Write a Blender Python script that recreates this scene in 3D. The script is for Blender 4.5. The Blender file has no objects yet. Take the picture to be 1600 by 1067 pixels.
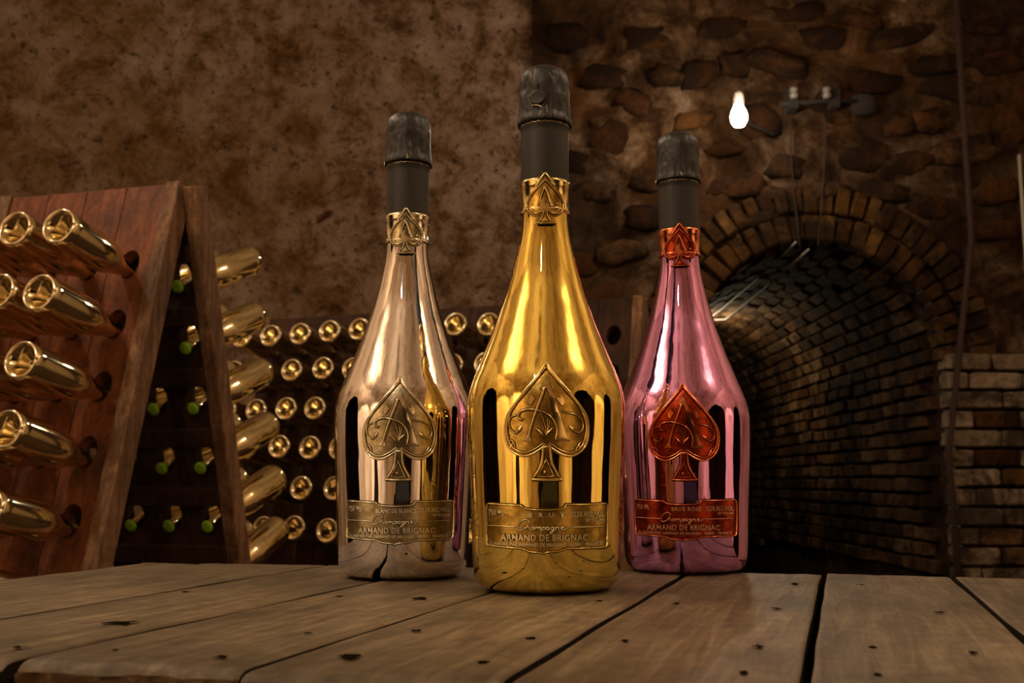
import bpy, bmesh, math, random
from mathutils import Vector, Matrix, noise
from mathutils.geometry import delaunay_2d_cdt

random.seed(7)
C = bpy.context.scene.collection
SC = bpy.context.scene
PI = math.pi

# ------------------------------------------------------------------ camera
F = 1650.0                       # focal length in pixels of the 1600 px frame
PITCH = math.radians(7.5)
HC = 0.0663                      # camera height over the table top (z = 0)
cd = bpy.data.cameras.new('camera')
cam = bpy.data.objects.new('camera', cd); C.objects.link(cam)
cam.location = (0, 0, HC)
cam.rotation_euler = (PI/2 + PITCH, 0, 0)
cd.sensor_width = 36.0
cd.lens = 36.0 * F / 1600.0
cd.clip_start = 0.01
cd.dof.use_dof = True
cd.dof.focus_distance = 0.68
cd.dof.aperture_fstop = 20.0
SC.camera = cam

# ------------------------------------------------------------------ world
w = bpy.data.worlds.new('world'); SC.world = w
w.use_nodes = True
w.node_tree.nodes['Background'].inputs[0].default_value = (1.0, 0.72, 0.45, 1)
w.node_tree.nodes['Background'].inputs[1].default_value = 0.02
SC.view_settings.view_transform = 'Standard'
SC.view_settings.look = 'None'
SC.view_settings.gamma = 1.0
SC.view_settings.exposure = 0.28
SC.view_settings.use_curve_mapping = False

def point(name, loc, watts, col=(1.0, 0.8, 0.58), rad=0.04):
    d = bpy.data.lights.new(name, 'POINT'); d.energy = watts; d.color = col; d.shadow_soft_size = rad
    o = bpy.data.objects.new(name, d); C.objects.link(o); o.location = loc
    return o
def spot(name, loc, aim, watts, ang=90, col=(1.0, 0.8, 0.58), rad=0.05, blend=0.8):
    d = bpy.data.lights.new(name, 'SPOT'); d.energy = watts; d.color = col; d.shadow_soft_size = rad
    d.spot_size = math.radians(ang); d.spot_blend = blend
    o = bpy.data.objects.new(name, d); C.objects.link(o); o.location = loc
    o.rotation_euler = (Vector(aim) - Vector(loc)).to_track_quat('-Z', 'Y').to_euler()
    return o
def area(name, loc, aim, watts, sx, sy, col=(1.0, 0.8, 0.58)):
    d = bpy.data.lights.new(name, 'AREA'); d.energy = watts; d.color = col; d.shape = 'RECTANGLE'
    d.size = sx; d.size_y = sy
    o = bpy.data.objects.new(name, d); C.objects.link(o); o.location = loc
    o.rotation_euler = (Vector(aim) - Vector(loc)).to_track_quat('-Z', 'Y').to_euler()
    return o

WARM = (1.0, 0.83, 0.64)
# hanging bulbs of the cellar, all outside the picture
LAMPS = [((-2.0, -0.1, 2.35), 44, 'bare bulb hanging over the passage left of the table'),
         ((1.95, -0.3, 2.38), 28, 'bare bulb hanging over the passage right of the table'),
         ((-0.75, -1.6, 2.1), 22, 'bare bulb hanging behind the camera'),
         ((-1.9, 2.3, 2.25), 30, 'bare bulb hanging over the near riddling rack'),
         ((2.3, 2.2, 2.2), 13, 'bare bulb hanging before the stone wall')]
for p, e, t in LAMPS:
    point('lamp_light', p, e, WARM, 0.035)
# added unseen spots: bright patches on limewashed walls and ceiling, mirrored in the bottles
spot('added_wall_spot', (-1.2, -2.6, 2.0), (-3.0, -2.9, 0.4), 800, 85, WARM)
spot('added_wall_spot', (0.9, -4.2, 2.2), (3.0, -4.6, 0.6), 560, 60, WARM)
spot('added_wall_spot', (1.6, 0.1, 2.2), (3.0, 0.05, 0.3), 400, 26, WARM, blend=0.3)
spot('added_wall_spot', (-1.6, -0.9, 2.2), (-3.0, -0.75, 0.3), 420, 34, WARM, blend=0.4)
spot('added_ceiling_spot', (-2.1, 0.1, 1.2), (-2.25, 0.05, 2.8), 380, 62, WARM, blend=0.9)
spot('added_ceiling_spot', (2.0, -0.2, 1.3), (2.15, -0.25, 2.8), 300, 50, WARM, blend=0.9)
WALL_LAMP = (1.03, 4.62, 1.71)
point('wall_lamp_light', (WALL_LAMP[0], WALL_LAMP[1]-0.16, WALL_LAMP[2]), 10, (1.0, 0.86, 0.68), 0.04)
TUN_LAMP = (1.36, 7.2, 1.09)
point('tunnel_light', (TUN_LAMP[0]+0.02, TUN_LAMP[1], TUN_LAMP[2]-0.07), 10, (1.0, 0.8, 0.5), 0.04)

# ------------------------------------------------------------------ helpers
def lin(c):
    return tuple(((x/12.92) if x <= 0.04045 else ((x+0.055)/1.055)**2.4) for x in c)
def hexc(s):
    return lin(tuple(int(s[i:i+2], 16)/255 for i in (0, 2, 4)))
def new_mat(name):
    m = bpy.data.materials.new(name); m.use_nodes = True
    nt = m.node_tree
    return m, nt, nt.nodes['Principled BSDF']
def nd(nt, typ, **kw):
    n = nt.nodes.new(typ)
    for k, v in kw.items():
        if k.startswith('i_'):
            key = k[2:]
            n.inputs[int(key) if key.isdigit() else key.replace('_', ' ')].default_value = v
        else: setattr(n, k, v)
    return n
def ramp(nt, stops):
    r = nt.nodes.new('ShaderNodeValToRGB'); e = r.color_ramp.elements
    while len(e) < len(stops): e.new(0.5)
    for el, (p, c) in zip(e, stops):
        el.position = p; el.color = (*c, 1) if len(c) == 3 else c
    return r
def coords(nt, kind='Object', scale=(1, 1, 1)):
    mp = nd(nt, 'ShaderNodeMapping'); mp.inputs['Scale'].default_value = scale
    if kind == 'World':
        g = nd(nt, 'ShaderNodeNewGeometry'); nt.links.new(g.outputs['Position'], mp.inputs[0])
    else:
        t = nd(nt, 'ShaderNodeTexCoord'); nt.links.new(t.outputs[kind], mp.inputs[0])
    return mp.outputs[0]
def tex(nt, vec, scale, detail=6, rough=0.6, dist=0.0):
    n = nd(nt, 'ShaderNodeTexNoise'); n.inputs['Scale'].default_value = scale
    n.inputs['Detail'].default_value = detail; n.inputs['Roughness'].default_value = rough
    n.inputs['Distortion'].default_value = dist
    nt.links.new(vec, n.inputs['Vector']); return n.outputs[0]
def mix(nt, fac, a, b, mode='MIX'):
    n = nd(nt, 'ShaderNodeMix', data_type='RGBA', blend_type=mode)
    for s, v in ((0, fac), (6, a), (7, b)):
        if isinstance(v, (int, float)): n.inputs[s].default_value = v
        elif isinstance(v, tuple): n.inputs[s].default_value = (*v, 1) if len(v) == 3 else v
        else: nt.links.new(v, n.inputs[s])
    return n.outputs[2]
def bump(nt, b, h, strength, dist):
    n = nd(nt, 'ShaderNodeBump'); n.inputs['Strength'].default_value = strength; n.inputs['Distance'].default_value = dist
    nt.links.new(h, n.inputs['Height']); nt.links.new(n.outputs[0], b.inputs['Normal'])

def metal(name, col, rough, ripple=0.0, ripple_dist=0.0004, patina=None):
    m, nt, b = new_mat(name)
    b.inputs['Metallic'].default_value = 1.0; b.inputs['Roughness'].default_value = rough
    b.inputs['Base Color'].default_value = (*col, 1)
    if patina:
        v = coords(nt, 'Object')
        n = tex(nt, v, 160, 5, 0.65)
        r = ramp(nt, [(0.38, patina), (0.62, col)]); nt.links.new(n, r.inputs[0])
        nt.links.new(r.outputs[0], b.inputs['Base Color'])
        bump(nt, b, tex(nt, v, 420, 4), 0.25, 0.0004)
    elif ripple:
        v = coords(nt, 'Object', (1, 1, 0.12))
        bump(nt, b, tex(nt, v, 60, 3, 0.5), ripple, ripple_dist)
    return m

def rough_mat(name, build):
    m, nt, b = new_mat(name); b.inputs['Roughness'].default_value = 0.9
    b.inputs['Specular IOR Level'].default_value = 0.1
    build(nt, b); return m

def ob(name, verts, faces, mat, parent=None, smooth=False):
    me = bpy.data.meshes.new(name); me.from_pydata([tuple(v) for v in verts], [], faces); me.update()
    if smooth:
        me.polygons.foreach_set('use_smooth', [True]*len(me.polygons))
    for m in (mat if isinstance(mat, (list, tuple)) else [mat]): me.materials.append(m)
    o = bpy.data.objects.new(name, me); C.objects.link(o)
    if parent: o.parent = parent
    return o
def fix_normals(o):
    bm = bmesh.new(); bm.from_mesh(o.data); bmesh.ops.recalc_face_normals(bm, faces=bm.faces); bm.to_mesh(o.data); bm.free()
    return o
def inst(src, name, parent=None, loc=(0, 0, 0), rot=(0, 0, 0), scale=(1, 1, 1), mat=None):
    o = bpy.data.objects.new(name, src); C.objects.link(o)
    o.location = loc; o.rotation_euler = rot; o.scale = scale
    if parent: o.parent = parent
    return o
def empty(name, loc=(0, 0, 0), rotz=0, **props):
    o = bpy.data.objects.new(name, None); C.objects.link(o); o.location = loc; o.rotation_euler = (0, 0, rotz)
    o.empty_display_size = 0.05
    for k, v in props.items(): o[k] = v
    return o
def tag(o, label, cat, group=None):
    o['label'] = label; o['category'] = cat
    if group: o['group'] = group
    return o
def structure(o):
    o['kind'] = 'structure'; return o

class MB:
    def __init__(s): s.v = []; s.f = []
    def add(s, vs, fs):
        n = len(s.v); s.v += [tuple(v) for v in vs]; s.f += [tuple(i+n for i in f) for f in fs]
    def box(s, a, b):
        (x0, y0, z0), (x1, y1, z1) = a, b
        s.add([(x0,y0,z0),(x1,y0,z0),(x1,y1,z0),(x0,y1,z0),(x0,y0,z1),(x1,y0,z1),(x1,y1,z1),(x0,y1,z1)],
              [(0,3,2,1),(4,5,6,7),(0,1,5,4),(1,2,6,5),(2,3,7,6),(3,0,4,7)])
    def lathe(s, prof, seg=48, jit=None):
        n = len(s.v); k = len(prof)
        for i in range(seg):
            a = 2*PI*i/seg
            for (r, z) in prof:
                rr = r + (jit(a, r, z) if jit else 0)
                s.v.append((rr*math.cos(a), rr*math.sin(a), z))
        for i in range(seg):
            j = (i+1) % seg
            for q in range(k-1):
                s.f.append((n+i*k+q, n+j*k+q, n+j*k+q+1, n+i*k+q+1))
    def tube(s, pts, r, seg=10):
        pts = [Vector(p) for p in pts]; n = len(s.v); up = Vector((0.13, 0.2, 1)).normalized()
        for i, p in enumerate(pts):
            t = (pts[min(i+1, len(pts)-1)] - pts[max(i-1, 0)]).normalized()
            a = t.cross(up)
            if a.length < 1e-3: a = t.cross(Vector((1, 0, 0)))
            a.normalize(); b = t.cross(a)
            rr = r[i] if isinstance(r, (list, tuple)) else r
            for k in range(seg):
                q = 2*PI*k/seg; s.v.append(tuple(p + a*rr*math.cos(q) + b*rr*math.sin(q)))
        for i in range(len(pts)-1):
            for k in range(seg):
                l = (k+1) % seg
                s.f.append((n+i*seg+k, n+i*seg+l, n+(i+1)*seg+l, n+(i+1)*seg+k))
        s.f.append(tuple(n+k for k in range(seg))[::-1]); s.f.append(tuple(n+(len(pts)-1)*seg+k for k in range(seg)))
    def build(s, name, mat, parent=None, smooth=False):
        return ob(name, s.v, s.f, mat, parent, smooth)

def smooth_path(pts, closed=False, step=2.5):
    n = len(pts); out = []
    rng = range(n) if closed else range(n-1)
    for i in rng:
        if closed: p0, p1, p2, p3 = pts[i-1], pts[i], pts[(i+1) % n], pts[(i+2) % n]
        else: p0, p1, p2, p3 = pts[max(i-1, 0)], pts[i], pts[i+1], pts[min(i+2, n-1)]
        L = math.dist(p1, p2); k = max(1, int(L/step))
        for j in range(k):
            t = j/k; t2 = t*t; t3 = t2*t
            out.append(tuple(0.5*((2*p1[a]) + (-p0[a]+p2[a])*t + (2*p0[a]-5*p1[a]+4*p2[a]-p3[a])*t2 + (-p0[a]+3*p1[a]-3*p2[a]+p3[a])*t3) for a in (0, 1)))
    if not closed: out.append(tuple(pts[-1]))
    return out

# ------------------------------------------------------------------ materials
def m_plaster(nt, b):
    v = coords(nt, 'World')
    base = ramp(nt, [(0.34, hexc('39240f')), (0.43, hexc('6d5136')), (0.52, hexc('967a64')), (0.66, hexc('b89c8a'))])
    nt.links.new(tex(nt, v, 5.0, 10, 0.78, 0.3), base.inputs[0])
    ochre = ramp(nt, [(0.40, (0, 0, 0)), (0.62, (1, 1, 1))])
    sx = nd(nt, 'ShaderNodeSeparateXYZ'); nt.links.new(v, sx.inputs[0])
    ma = nd(nt, 'ShaderNodeMath', operation='MULTIPLY_ADD'); nt.links.new(sx.outputs[0], ma.inputs[0]); ma.inputs[1].default_value = -0.12; ma.inputs[2].default_value = -0.13
    mb_ = nd(nt, 'ShaderNodeMath', operation='ADD'); nt.links.new(ma.outputs[0], mb_.inputs[0]); nt.links.new(tex(nt, v, 1.6, 7, 0.7, 0.6), mb_.inputs[1]); nt.links.new(mb_.outputs[0], ochre.inputs[0])
    c1 = mix(nt, ochre.outputs[0], base.outputs[0], mix(nt, 0.5, base.outputs[0], hexc('6e4a17')))
    spots = ramp(nt, [(0.64, (0, 0, 0)), (0.70, (1, 1, 1))]); nt.links.new(tex(nt, v, 5.2, 5, 0.55, 0.5), spots.inputs[0])
    c2 = mix(nt, spots.outputs[0], c1, hexc('4a2810'))
    fine = ramp(nt, [(0.34, (0, 0, 0)), (0.44, (1, 1, 1))]); nt.links.new(tex(nt, v, 24, 6, 0.7), fine.inputs[0])
    c3 = mix(nt, fine.outputs[0], hexc('46321c'), c2)
    nt.links.new(c3, b.inputs['Base Color'])
    bump(nt, b, tex(nt, v, 22, 10, 0.75), 1.0, 0.03)
PLASTER = rough_mat('old_plaster', m_plaster)

def m_rubble(nt, b):
    v = coords(nt, 'World')
    base = ramp(nt, [(0.34, hexc('241509')), (0.45, hexc('4a3019')), (0.56, hexc('775a40')), (0.70, hexc('a88d74'))])
    nt.links.new(tex(nt, v, 5.0, 10, 0.72, 0.4), base.inputs[0])
    och = ramp(nt, [(0.45, (0, 0, 0)), (0.62, (1, 1, 1))]); nt.links.new(tex(nt, v, 2.1, 4, 0.6, 0.4), och.inputs[0])
    c1 = mix(nt, och.outputs[0], base.outputs[0], mix(nt, 0.6, base.outputs[0], hexc('5b3610')))
    soot = ramp(nt, [(0.42, (1, 1, 1)), (0.58, (0, 0, 0))]); nt.links.new(tex(nt, v, 1.6, 7, 0.7, 0.6), soot.inputs[0])
    c2 = mix(nt, soot.outputs[0], c1, hexc('22150b'))
    nt.links.new(mix(nt, 0.75, c1, c2), b.inputs['Base Color'])
    bump(nt, b, tex(nt, v, 16, 10, 0.75), 1.0, 0.035)
RUBBLE = rough_mat('rubble_mortar', m_rubble)

def stone_mat(name, cols, sc=9.0):
    def f(nt, b):
        v = coords(nt, 'World')
        oi = nd(nt, 'ShaderNodeObjectInfo')
        r = ramp(nt, [(i/(len(cols)-1) if len(cols) > 1 else 0, hexc(c)) for i, c in enumerate(cols)])
        nt.links.new(oi.outputs['Random'], r.inputs[0])
        n = ramp(nt, [(0.3, (0.45, 0.42, 0.4)), (0.7, (1.25, 1.2, 1.15))]); nt.links.new(tex(nt, v, sc*2.2, 8, 0.7), n.inputs[0])
        c = mix(nt, 1.0, r.outputs[0], n.outputs[0], 'MULTIPLY')
        soot = ramp(nt, [(0.45, (1, 1, 1)), (0.57, (0, 0, 0))]); nt.links.new(tex(nt, v, 2.6, 7, 0.75, 0.5), soot.inputs[0])
        s2 = mix(nt, 0.85, (0, 0, 0), soot.outputs[0])
        nt.links.new(mix(nt, s2, c, hexc('1b110a')), b.inputs['Base Color'])
        bump(nt, b, tex(nt, v, 60, 8, 0.7), 0.8, 0.012)
    return rough_mat(name, f)
STONE = stone_mat('rubble_stone', ['3a200d', '4c3019', '583a1a', '2c180c', '5e442a', '42270f'], 14)
BRICK = stone_mat('old_brick', ['54381f', '65492e', '765c42', '40280f', '836a4c', '4c3018'])
PALEBRICK = stone_mat('pale_block', ['8d7b66', '9d8c76', '7a6954', 'a39480'])
ARCHBRICK = stone_mat('arch_brick', ['4a3014', '5c3f1c', '3c2410', '6a4c26', '4c3822'])

def m_mortar(nt, b):
    v = coords(nt, 'World')
    r = ramp(nt, [(0.35, hexc('1d130b')), (0.7, hexc('4a3524'))]); nt.links.new(tex(nt, v, 8, 8, 0.7), r.inputs[0])
    nt.links.new(r.outputs[0], b.inputs['Base Color']); bump(nt, b, tex(nt, v, 40, 8, 0.7), 0.8, 0.01)
MORTAR = rough_mat('dark_mortar', m_mortar)

def m_pale(nt, b):
    v = coords(nt, 'World')
    r = ramp(nt, [(0.32, hexc('8a6c4a')), (0.5, hexc('c8ad8a')), (0.7, hexc('e2cdb0'))]); nt.links.new(tex(nt, v, 1.3, 8, 0.7), r.inputs[0])
    nt.links.new(r.outputs[0], b.inputs['Base Color'])
PALE = rough_mat('limewashed_wall', m_pale)
def m_floor(nt, b):
    v = coords(nt, 'World')
    r = ramp(nt, [(0.32, hexc('2c2016')), (0.7, hexc('5c4a38'))]); nt.links.new(tex(nt, v, 3, 8, 0.7), r.inputs[0])
    nt.links.new(r.outputs[0], b.inputs['Base Color']); bump(nt, b, tex(nt, v, 20, 8, 0.7), 0.6, 0.02)
FLOORM = rough_mat('earth_floor', m_floor)

def wood(name, dark, mid, light, grain=(9, 0.7, 9), scale=9, rough=0.7, bumpd=0.002, bs=0.5, fleck=True):
    def f(nt, b):
        b.inputs['Roughness'].default_value = rough
        b.inputs['Specular IOR Level'].default_value = 0.35
        v = coords(nt, 'Object', grain)
        oi = nd(nt, 'ShaderNodeObjectInfo')
        add = nd(nt, 'ShaderNodeVectorMath', operation='ADD'); nt.links.new(v, add.inputs[0])
        cmb = nd(nt, 'ShaderNodeCombineXYZ'); mul = nd(nt, 'ShaderNodeMath', operation='MULTIPLY'); mul.inputs[1].default_value = 37.0
        nt.links.new(oi.outputs['Random'], mul.inputs[0])
        for i in range(3): nt.links.new(mul.outputs[0], cmb.inputs[i])
        nt.links.new(cmb.outputs[0], add.inputs[1]); vv = add.outputs[0]
        n1 = tex(nt, vv, scale, 8, 0.65, 0.6)
        r = ramp(nt, [(0.28, hexc(dark)), (0.5, hexc(mid)), (0.72, hexc(light))]); nt.links.new(n1, r.inputs[0])
        v2 = coords(nt, 'Object'); n2 = tex(nt, v2, 6.0, 5, 0.6, 0.4)
        r2 = ramp(nt, [(0.34, (0.52, 0.5, 0.48)), (0.62, (1.22, 1.19, 1.15))]); nt.links.new(n2, r2.inputs[0])
        c = mix(nt, 1.0, r.outputs[0], r2.outputs[0], 'MULTIPLY')
        n4 = tex(nt, v2, 75, 8, 0.75); r4 = ramp(nt, [(0.36, (0.7, 0.68, 0.66)), (0.6, (1.14, 1.13, 1.12))]); nt.links.new(n4, r4.inputs[0])
        c = mix(nt, 1.0, c, r4.outputs[0], 'MULTIPLY')
        if fleck:
            n3 = tex(nt, v2, 130, 4, 0.6); r3 = ramp(nt, [(0.66, (0, 0, 0)), (0.74, (1, 1, 1))]); nt.links.new(n3, r3.inputs[0])
            c = mix(nt, mix(nt, 0.5, (0, 0, 0), r3.outputs[0]), c, hexc('8e7f68'))
        nt.links.new(c, b.inputs['Base Color'])
        bump(nt, b, n1, bs, bumpd)
    return rough_mat(name, f)
TABLEW = wood('weathered_plank', '514534', '6e624e', '8b8069', grain=(16, 1.2, 16), scale=9, rough=0.55, bumpd=0.0012, bs=0.6)
GAPM = rough_mat('joint_dirt_and_shade', lambda nt, b: b.inputs['Base Color'].__setattr__('default_value', (0.020, 0.012, 0.007, 1)))  # plank sides near-black: joint dirt, plus the gap's shade put into the colour
TABLE_EDGE = wood('mossy_plank_end', '21180c', '5a3f20', '7a6a45', grain=(30, 30, 30), scale=3, rough=0.95, bumpd=0.004, bs=1.0)
RACKW = wood('rack_board', '401a08', '6d3715', '864e24', grain=(9, 9, 0.8), scale=5, rough=0.6, bumpd=0.001, fleck=False)
RACKP = wood('rack_post', '4a3220', '7a5a40', '9a7a5c', grain=(10, 10, 0.8), scale=6, rough=0.75, bumpd=0.002, fleck=False)
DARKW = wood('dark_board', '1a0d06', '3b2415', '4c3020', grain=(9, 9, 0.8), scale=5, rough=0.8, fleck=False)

RACKGOLD = metal('pale_gold_glass', (0.94, 0.82, 0.50), 0.09, 0.15, 0.0006)
RIMGOLD = metal('pale_gold_rim', (0.98, 0.86, 0.62), 0.12)
m_, nt_, b_ = new_mat('green_cap'); b_.inputs['Base Color'].default_value = (0.30, 0.62, 0.02, 1); b_.inputs['Roughness'].default_value = 0.4
GREEN = m_
def m_foil(nt, b):
    b.inputs['Base Color'].default_value = (0.016, 0.017, 0.018, 1); b.inputs['Roughness'].default_value = 0.42
    b.inputs['Specular IOR Level'].default_value = 0.5
    v = coords(nt, 'Object', (1, 1, 0.5)); bump(nt, b, tex(nt, v, 170, 5, 0.6, 0.5), 0.35, 0.0012)
FOIL = rough_mat('black_foil', m_foil)
def m_sleeve(nt, b):
    b.inputs['Base Color'].default_value = (0.022, 0.022, 0.022, 1); b.inputs['Roughness'].default_value = 0.45
    b.inputs['Specular IOR Level'].default_value = 0.5
    v = coords(nt, 'Object', (1, 1, 0.05)); bump(nt, b, tex(nt, v, 60, 3), 0.15, 0.0006)
SLEEVE = rough_mat('black_sleeve', m_sleeve)
m_, nt_, b_ = new_mat('iron'); b_.inputs['Base Color'].default_value = (0.016, 0.010, 0.007, 1); b_.inputs['Roughness'].default_value = 0.95
IRON = m_
m_, nt_, b_ = new_mat('rusty_pipe'); b_.inputs['Base Color'].default_value = (0.035, 0.014, 0.008, 1); b_.inputs['Roughness'].default_value = 0.9
PIPE = m_
m_, nt_, b_ = new_mat('pale_cable'); b_.inputs['Base Color'].default_value = (0.38, 0.33, 0.26, 1); b_.inputs['Roughness'].default_value = 0.6
CABLE = m_
m_, nt_, b_ = new_mat('porcelain'); b_.inputs['Base Color'].default_value = (0.16, 0.13, 0.11, 1); b_.inputs['Roughness'].default_value = 0.3
PORC = m_
def emis(name, col, s):
    m, nt, b = new_mat(name); b.inputs['Base Color'].default_value = (0, 0, 0, 1)
    b.inputs['Emission Color'].default_value = (*col, 1); b.inputs['Emission Strength'].default_value = s
    return m
BULB = emis('lit_bulb', (1.0, 0.9, 0.72), 30)
m_, nt_, b_ = new_mat('crack_dark'); b_.inputs['Base Color'].default_value = (0.010, 0.006, 0.003, 1); b_.inputs['Roughness'].default_value = 1; b_.inputs['Specular IOR Level'].default_value = 0
HOLE = m_

# ------------------------------------------------------------------ room
FLOOR_Z = -0.75
CEIL = 2.75
YB = 5.0                                # the back wall with the arch
AX, AZ, AR = 1.45, 0.63, 0.58           # arch centre, spring height, radius
def in_arch(x, z, grow=0.0):
    if z <= AZ: return abs(x-AX) < AR+grow
    return (x-AX)**2 + (z-AZ)**2 < (AR+grow)**2

def relief(p, amp):
    n = noise.fractal(Vector(p)*2.2, 0.9, 2.1, 5)
    m = noise.fractal(Vector((p[0]*8+11, p[1]*8, p[2]*11)), 0.8, 2.2, 3)
    return amp*(0.7*n + 0.45*m)
def wall_grid(name, p0, p1, z0, z1, res, mat, amp, hole=None, nsign=1):
    p0 = Vector((*p0, 0)); p1 = Vector((*p1, 0)); d = p1-p0; L = d.length; d.normalize()
    nrm = Vector((d.y, -d.x, 0))*nsign
    nx = int(L/res)+1; nz = int((z1-z0)/res)+1
    vs = []; fs = []
    for i in range(nx+1):
        for j in range(nz+1):
            b = p0 + d*(L*i/nx); z = z0+(z1-z0)*j/nz
            p = Vector((b.x, b.y, z))
            vs.append(p + nrm*relief(p, amp))
    for i in range(nx):
        for j in range(nz):
            if hole:
                cx = (vs[i*(nz+1)+j] + vs[(i+1)*(nz+1)+j+1])/2
                if hole(cx.x, cx.z): continue
            a = i*(nz+1)+j; fs.append((a, a+nz+1, a+nz+2, a+1))
    o = ob(name, vs, fs, mat, None, True)
    return structure(o)

wall_left = wall_grid('wall_left', (-3.05, 4.45), (0.14, 5.04), FLOOR_Z, CEIL, 0.026, PLASTER, 0.022)
wall_back = wall_grid('wall_back', (0.10, YB), (3.05, YB), FLOOR_Z, CEIL, 0.024, RUBBLE, 0.045, hole=lambda x, z: in_arch(x, z, 0.06))

# brick and stone pieces (shared meshes)
def make_block(name, seed, bev, jit):
    rnd = random.Random(seed); bm = bmesh.new()
    bmesh.ops.create_cube(bm, size=1.0)
    for v in bm.verts: v.co += Vector((rnd.uniform(-jit, jit), rnd.uniform(-jit, jit), rnd.uniform(-jit, jit)))
    bmesh.ops.bevel(bm, geom=list(bm.edges), offset=bev, segments=1, affect='EDGES')
    me = bpy.data.meshes.new(name); bm.to_mesh(me); bm.free(); return me
def make_stone(name, seed):
    rnd = random.Random(seed); bm = bmesh.new()
    bmesh.ops.create_icosphere(bm, subdivisions=2, radius=0.5)
    off = Vector((rnd.uniform(0, 50), rnd.uniform(0, 50), rnd.uniform(0, 50)))
    for v in bm.verts:
        p = v.co.copy(); s = 1 + 0.6*noise.noise(p*3.1+off) + 0.3*noise.noise(p*7+off)
        q = Vector((math.copysign(abs(p.x*2)**0.8, p.x), math.copysign(abs(p.y*2)**0.6, p.y), math.copysign(abs(p.z*2)**0.8, p.z)))/2
        v.co = q*s
    me = bpy.data.meshes.new(name); bm.to_mesh(me); bm.free()
    me.polygons.foreach_set('use_smooth', [True]*len(me.polygons))
    return me
def blocks(name, mat, n=6, bev=0.09, jit=0.045):
    out = []
    for i in range(n):
        me = make_block(name, i*13+5, bev, jit); me.materials.append(mat); out.append(me)
    return out
BR = blocks('brick', BRICK); PB = blocks('brick', PALEBRICK); AB = blocks('brick', ARCHBRICK)
SM = []
for i in range(8):
    me = make_stone('stone', i*7+3); me.materials.append(STONE); SM.append(me)

# px (column, row) of the photograph -> a point on the back wall plane
def on_wall(px, py, Y=YB):
    el = PITCH + math.atan((533.5-py)/F)
    z = HC + Y*math.tan(el)
    dep = Y*math.cos(PITCH) + (z-HC)*math.sin(PITCH)
    return (px-800)/F*dep, z, dep

# the stones one can pick out of the back wall: centre, width, height in the photograph
big = [(945,215,52,46),(1362,130,66,36),(1500,142,90,30),(1305,168,60,44),(1335,238,90,44),(1505,236,95,32),(1125,45,60,30),(1148,100,40,30),
       (1090,118,46,40),(1215,100,70,28),(1285,60,60,30),(1400,60,90,30),(1450,190,46,30),(1420,255,60,26),(1180,190,60,40),
       (930,300,60,26),(965,395,70,26),(1005,340,50,30),(870,355,34,60),(905,410,50,34),(1385,300,70,30),(1560,100,60,34),
       (1560,300,70,34),(1445,320,60,30),(1010,60,60,30),(945,120,60,30),(880,60,50,36),(1230,260,50,30),(1150,290,70,30),(1080,190,50,26),
       (1400,200,40,26),(1460,105,60,24),(1340,30,60,24),(1240,20,70,26),(1530,40,60,26),(1575,200,40,60),(990,160,44,30),(1040,120,40,28),
       (860,170,40,46),(900,255,40,30),(1290,300,50,24),(1215,305,50,22),(935,460,60,30),(875,470,40,30),(955,500,50,26),(1005,285,44,22),
       (1380,345,60,24),(1560,360,60,30),(1185,345,50,20),(1130,235,44,22)]
for (px, py, sw, sh) in big:
    x, z, dep = on_wall(px, py)
    inst(random.choice(SM), 'stone', wall_back, (x, YB+0.006, z), (0, random.uniform(-0.25, 0.25), 0),
         (sw/F*dep*1.25, 0.085, sh/F*dep*1.3))

# two rings of bricks round the arch
for (r0, r1, n) in ((AR, AR+0.125, 27), (AR+0.14, AR+0.265, 33)):
    for k in range(n):
        a = PI*(k+0.5)/n; rm = (r0+r1)/2
        inst(random.choice(AB), 'brick', wall_back, (AX+rm*math.cos(a), YB+0.012+random.uniform(-0.014, 0.014), AZ+rm*math.sin(a)),
             (random.uniform(-.05, .05), -a+random.uniform(-.03, .03), random.uniform(-.05, .05)), ((r1-r0)*random.uniform(0.93, 1.04), 0.11, PI*rm/n*random.uniform(0.82, 0.92)))
# pale block masonry of the jamb at the right, darker bricks beneath the ring
row = 0; z = FLOOR_Z+0.25
while z < AZ+0.02:
    x = AX+AR+0.005 + (0.0 if row % 2 else 0.0); first = True
    while x < 2.62:
        L = random.uniform(0.10, 0.14) if (first and row % 2) else random.uniform(0.2, 0.27)
        inst(random.choice(PB if (first or random.random() < 0.72) else BR), 'brick', wall_back,
             (x+L/2, YB-0.022+random.uniform(-0.008, 0.008), z+0.04), (0, 0, 0), (L-0.012, 0.11, 0.078))
        x += L; first = False
    z += 0.09; row += 1

# tunnel behind the arch
TL = 9.5
def tunnel_shell():
    vs = []; fs = []; ys = [YB+0.02+TL*i/24 for i in range(25)]
    sec = [(AX+AR, FLOOR_Z), (AX+AR, AZ)] + [(AX+AR*math.cos(PI*k/20), AZ+AR*math.sin(PI*k/20)) for k in range(1, 20)] + [(AX-AR, AZ), (AX-AR, FLOOR_Z)]
    return sec, ys
sec, ys = tunnel_shell(); ns = len(sec)
SH = 0.02
def grow(p):
    x, z = p
    if z <= AZ: return (x + (SH if x > AX else -SH), z)
    d = math.hypot(x-AX, z-AZ); return (AX+(x-AX)*(d+SH)/d, AZ+(z-AZ)*(d+SH)/d)
vs = [(grow(p)[0], y, grow(p)[1]) for y in ys for p in sec]
fr = [(i*ns+k, i*ns+k+1, (i+1)*ns+k+1, (i+1)*ns+k) for i in range(24) for k in (0,)]
fl = [(i*ns+k, i*ns+k+1, (i+1)*ns+k+1, (i+1)*ns+k) for i in range(24) for k in (ns-2,)]
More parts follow.
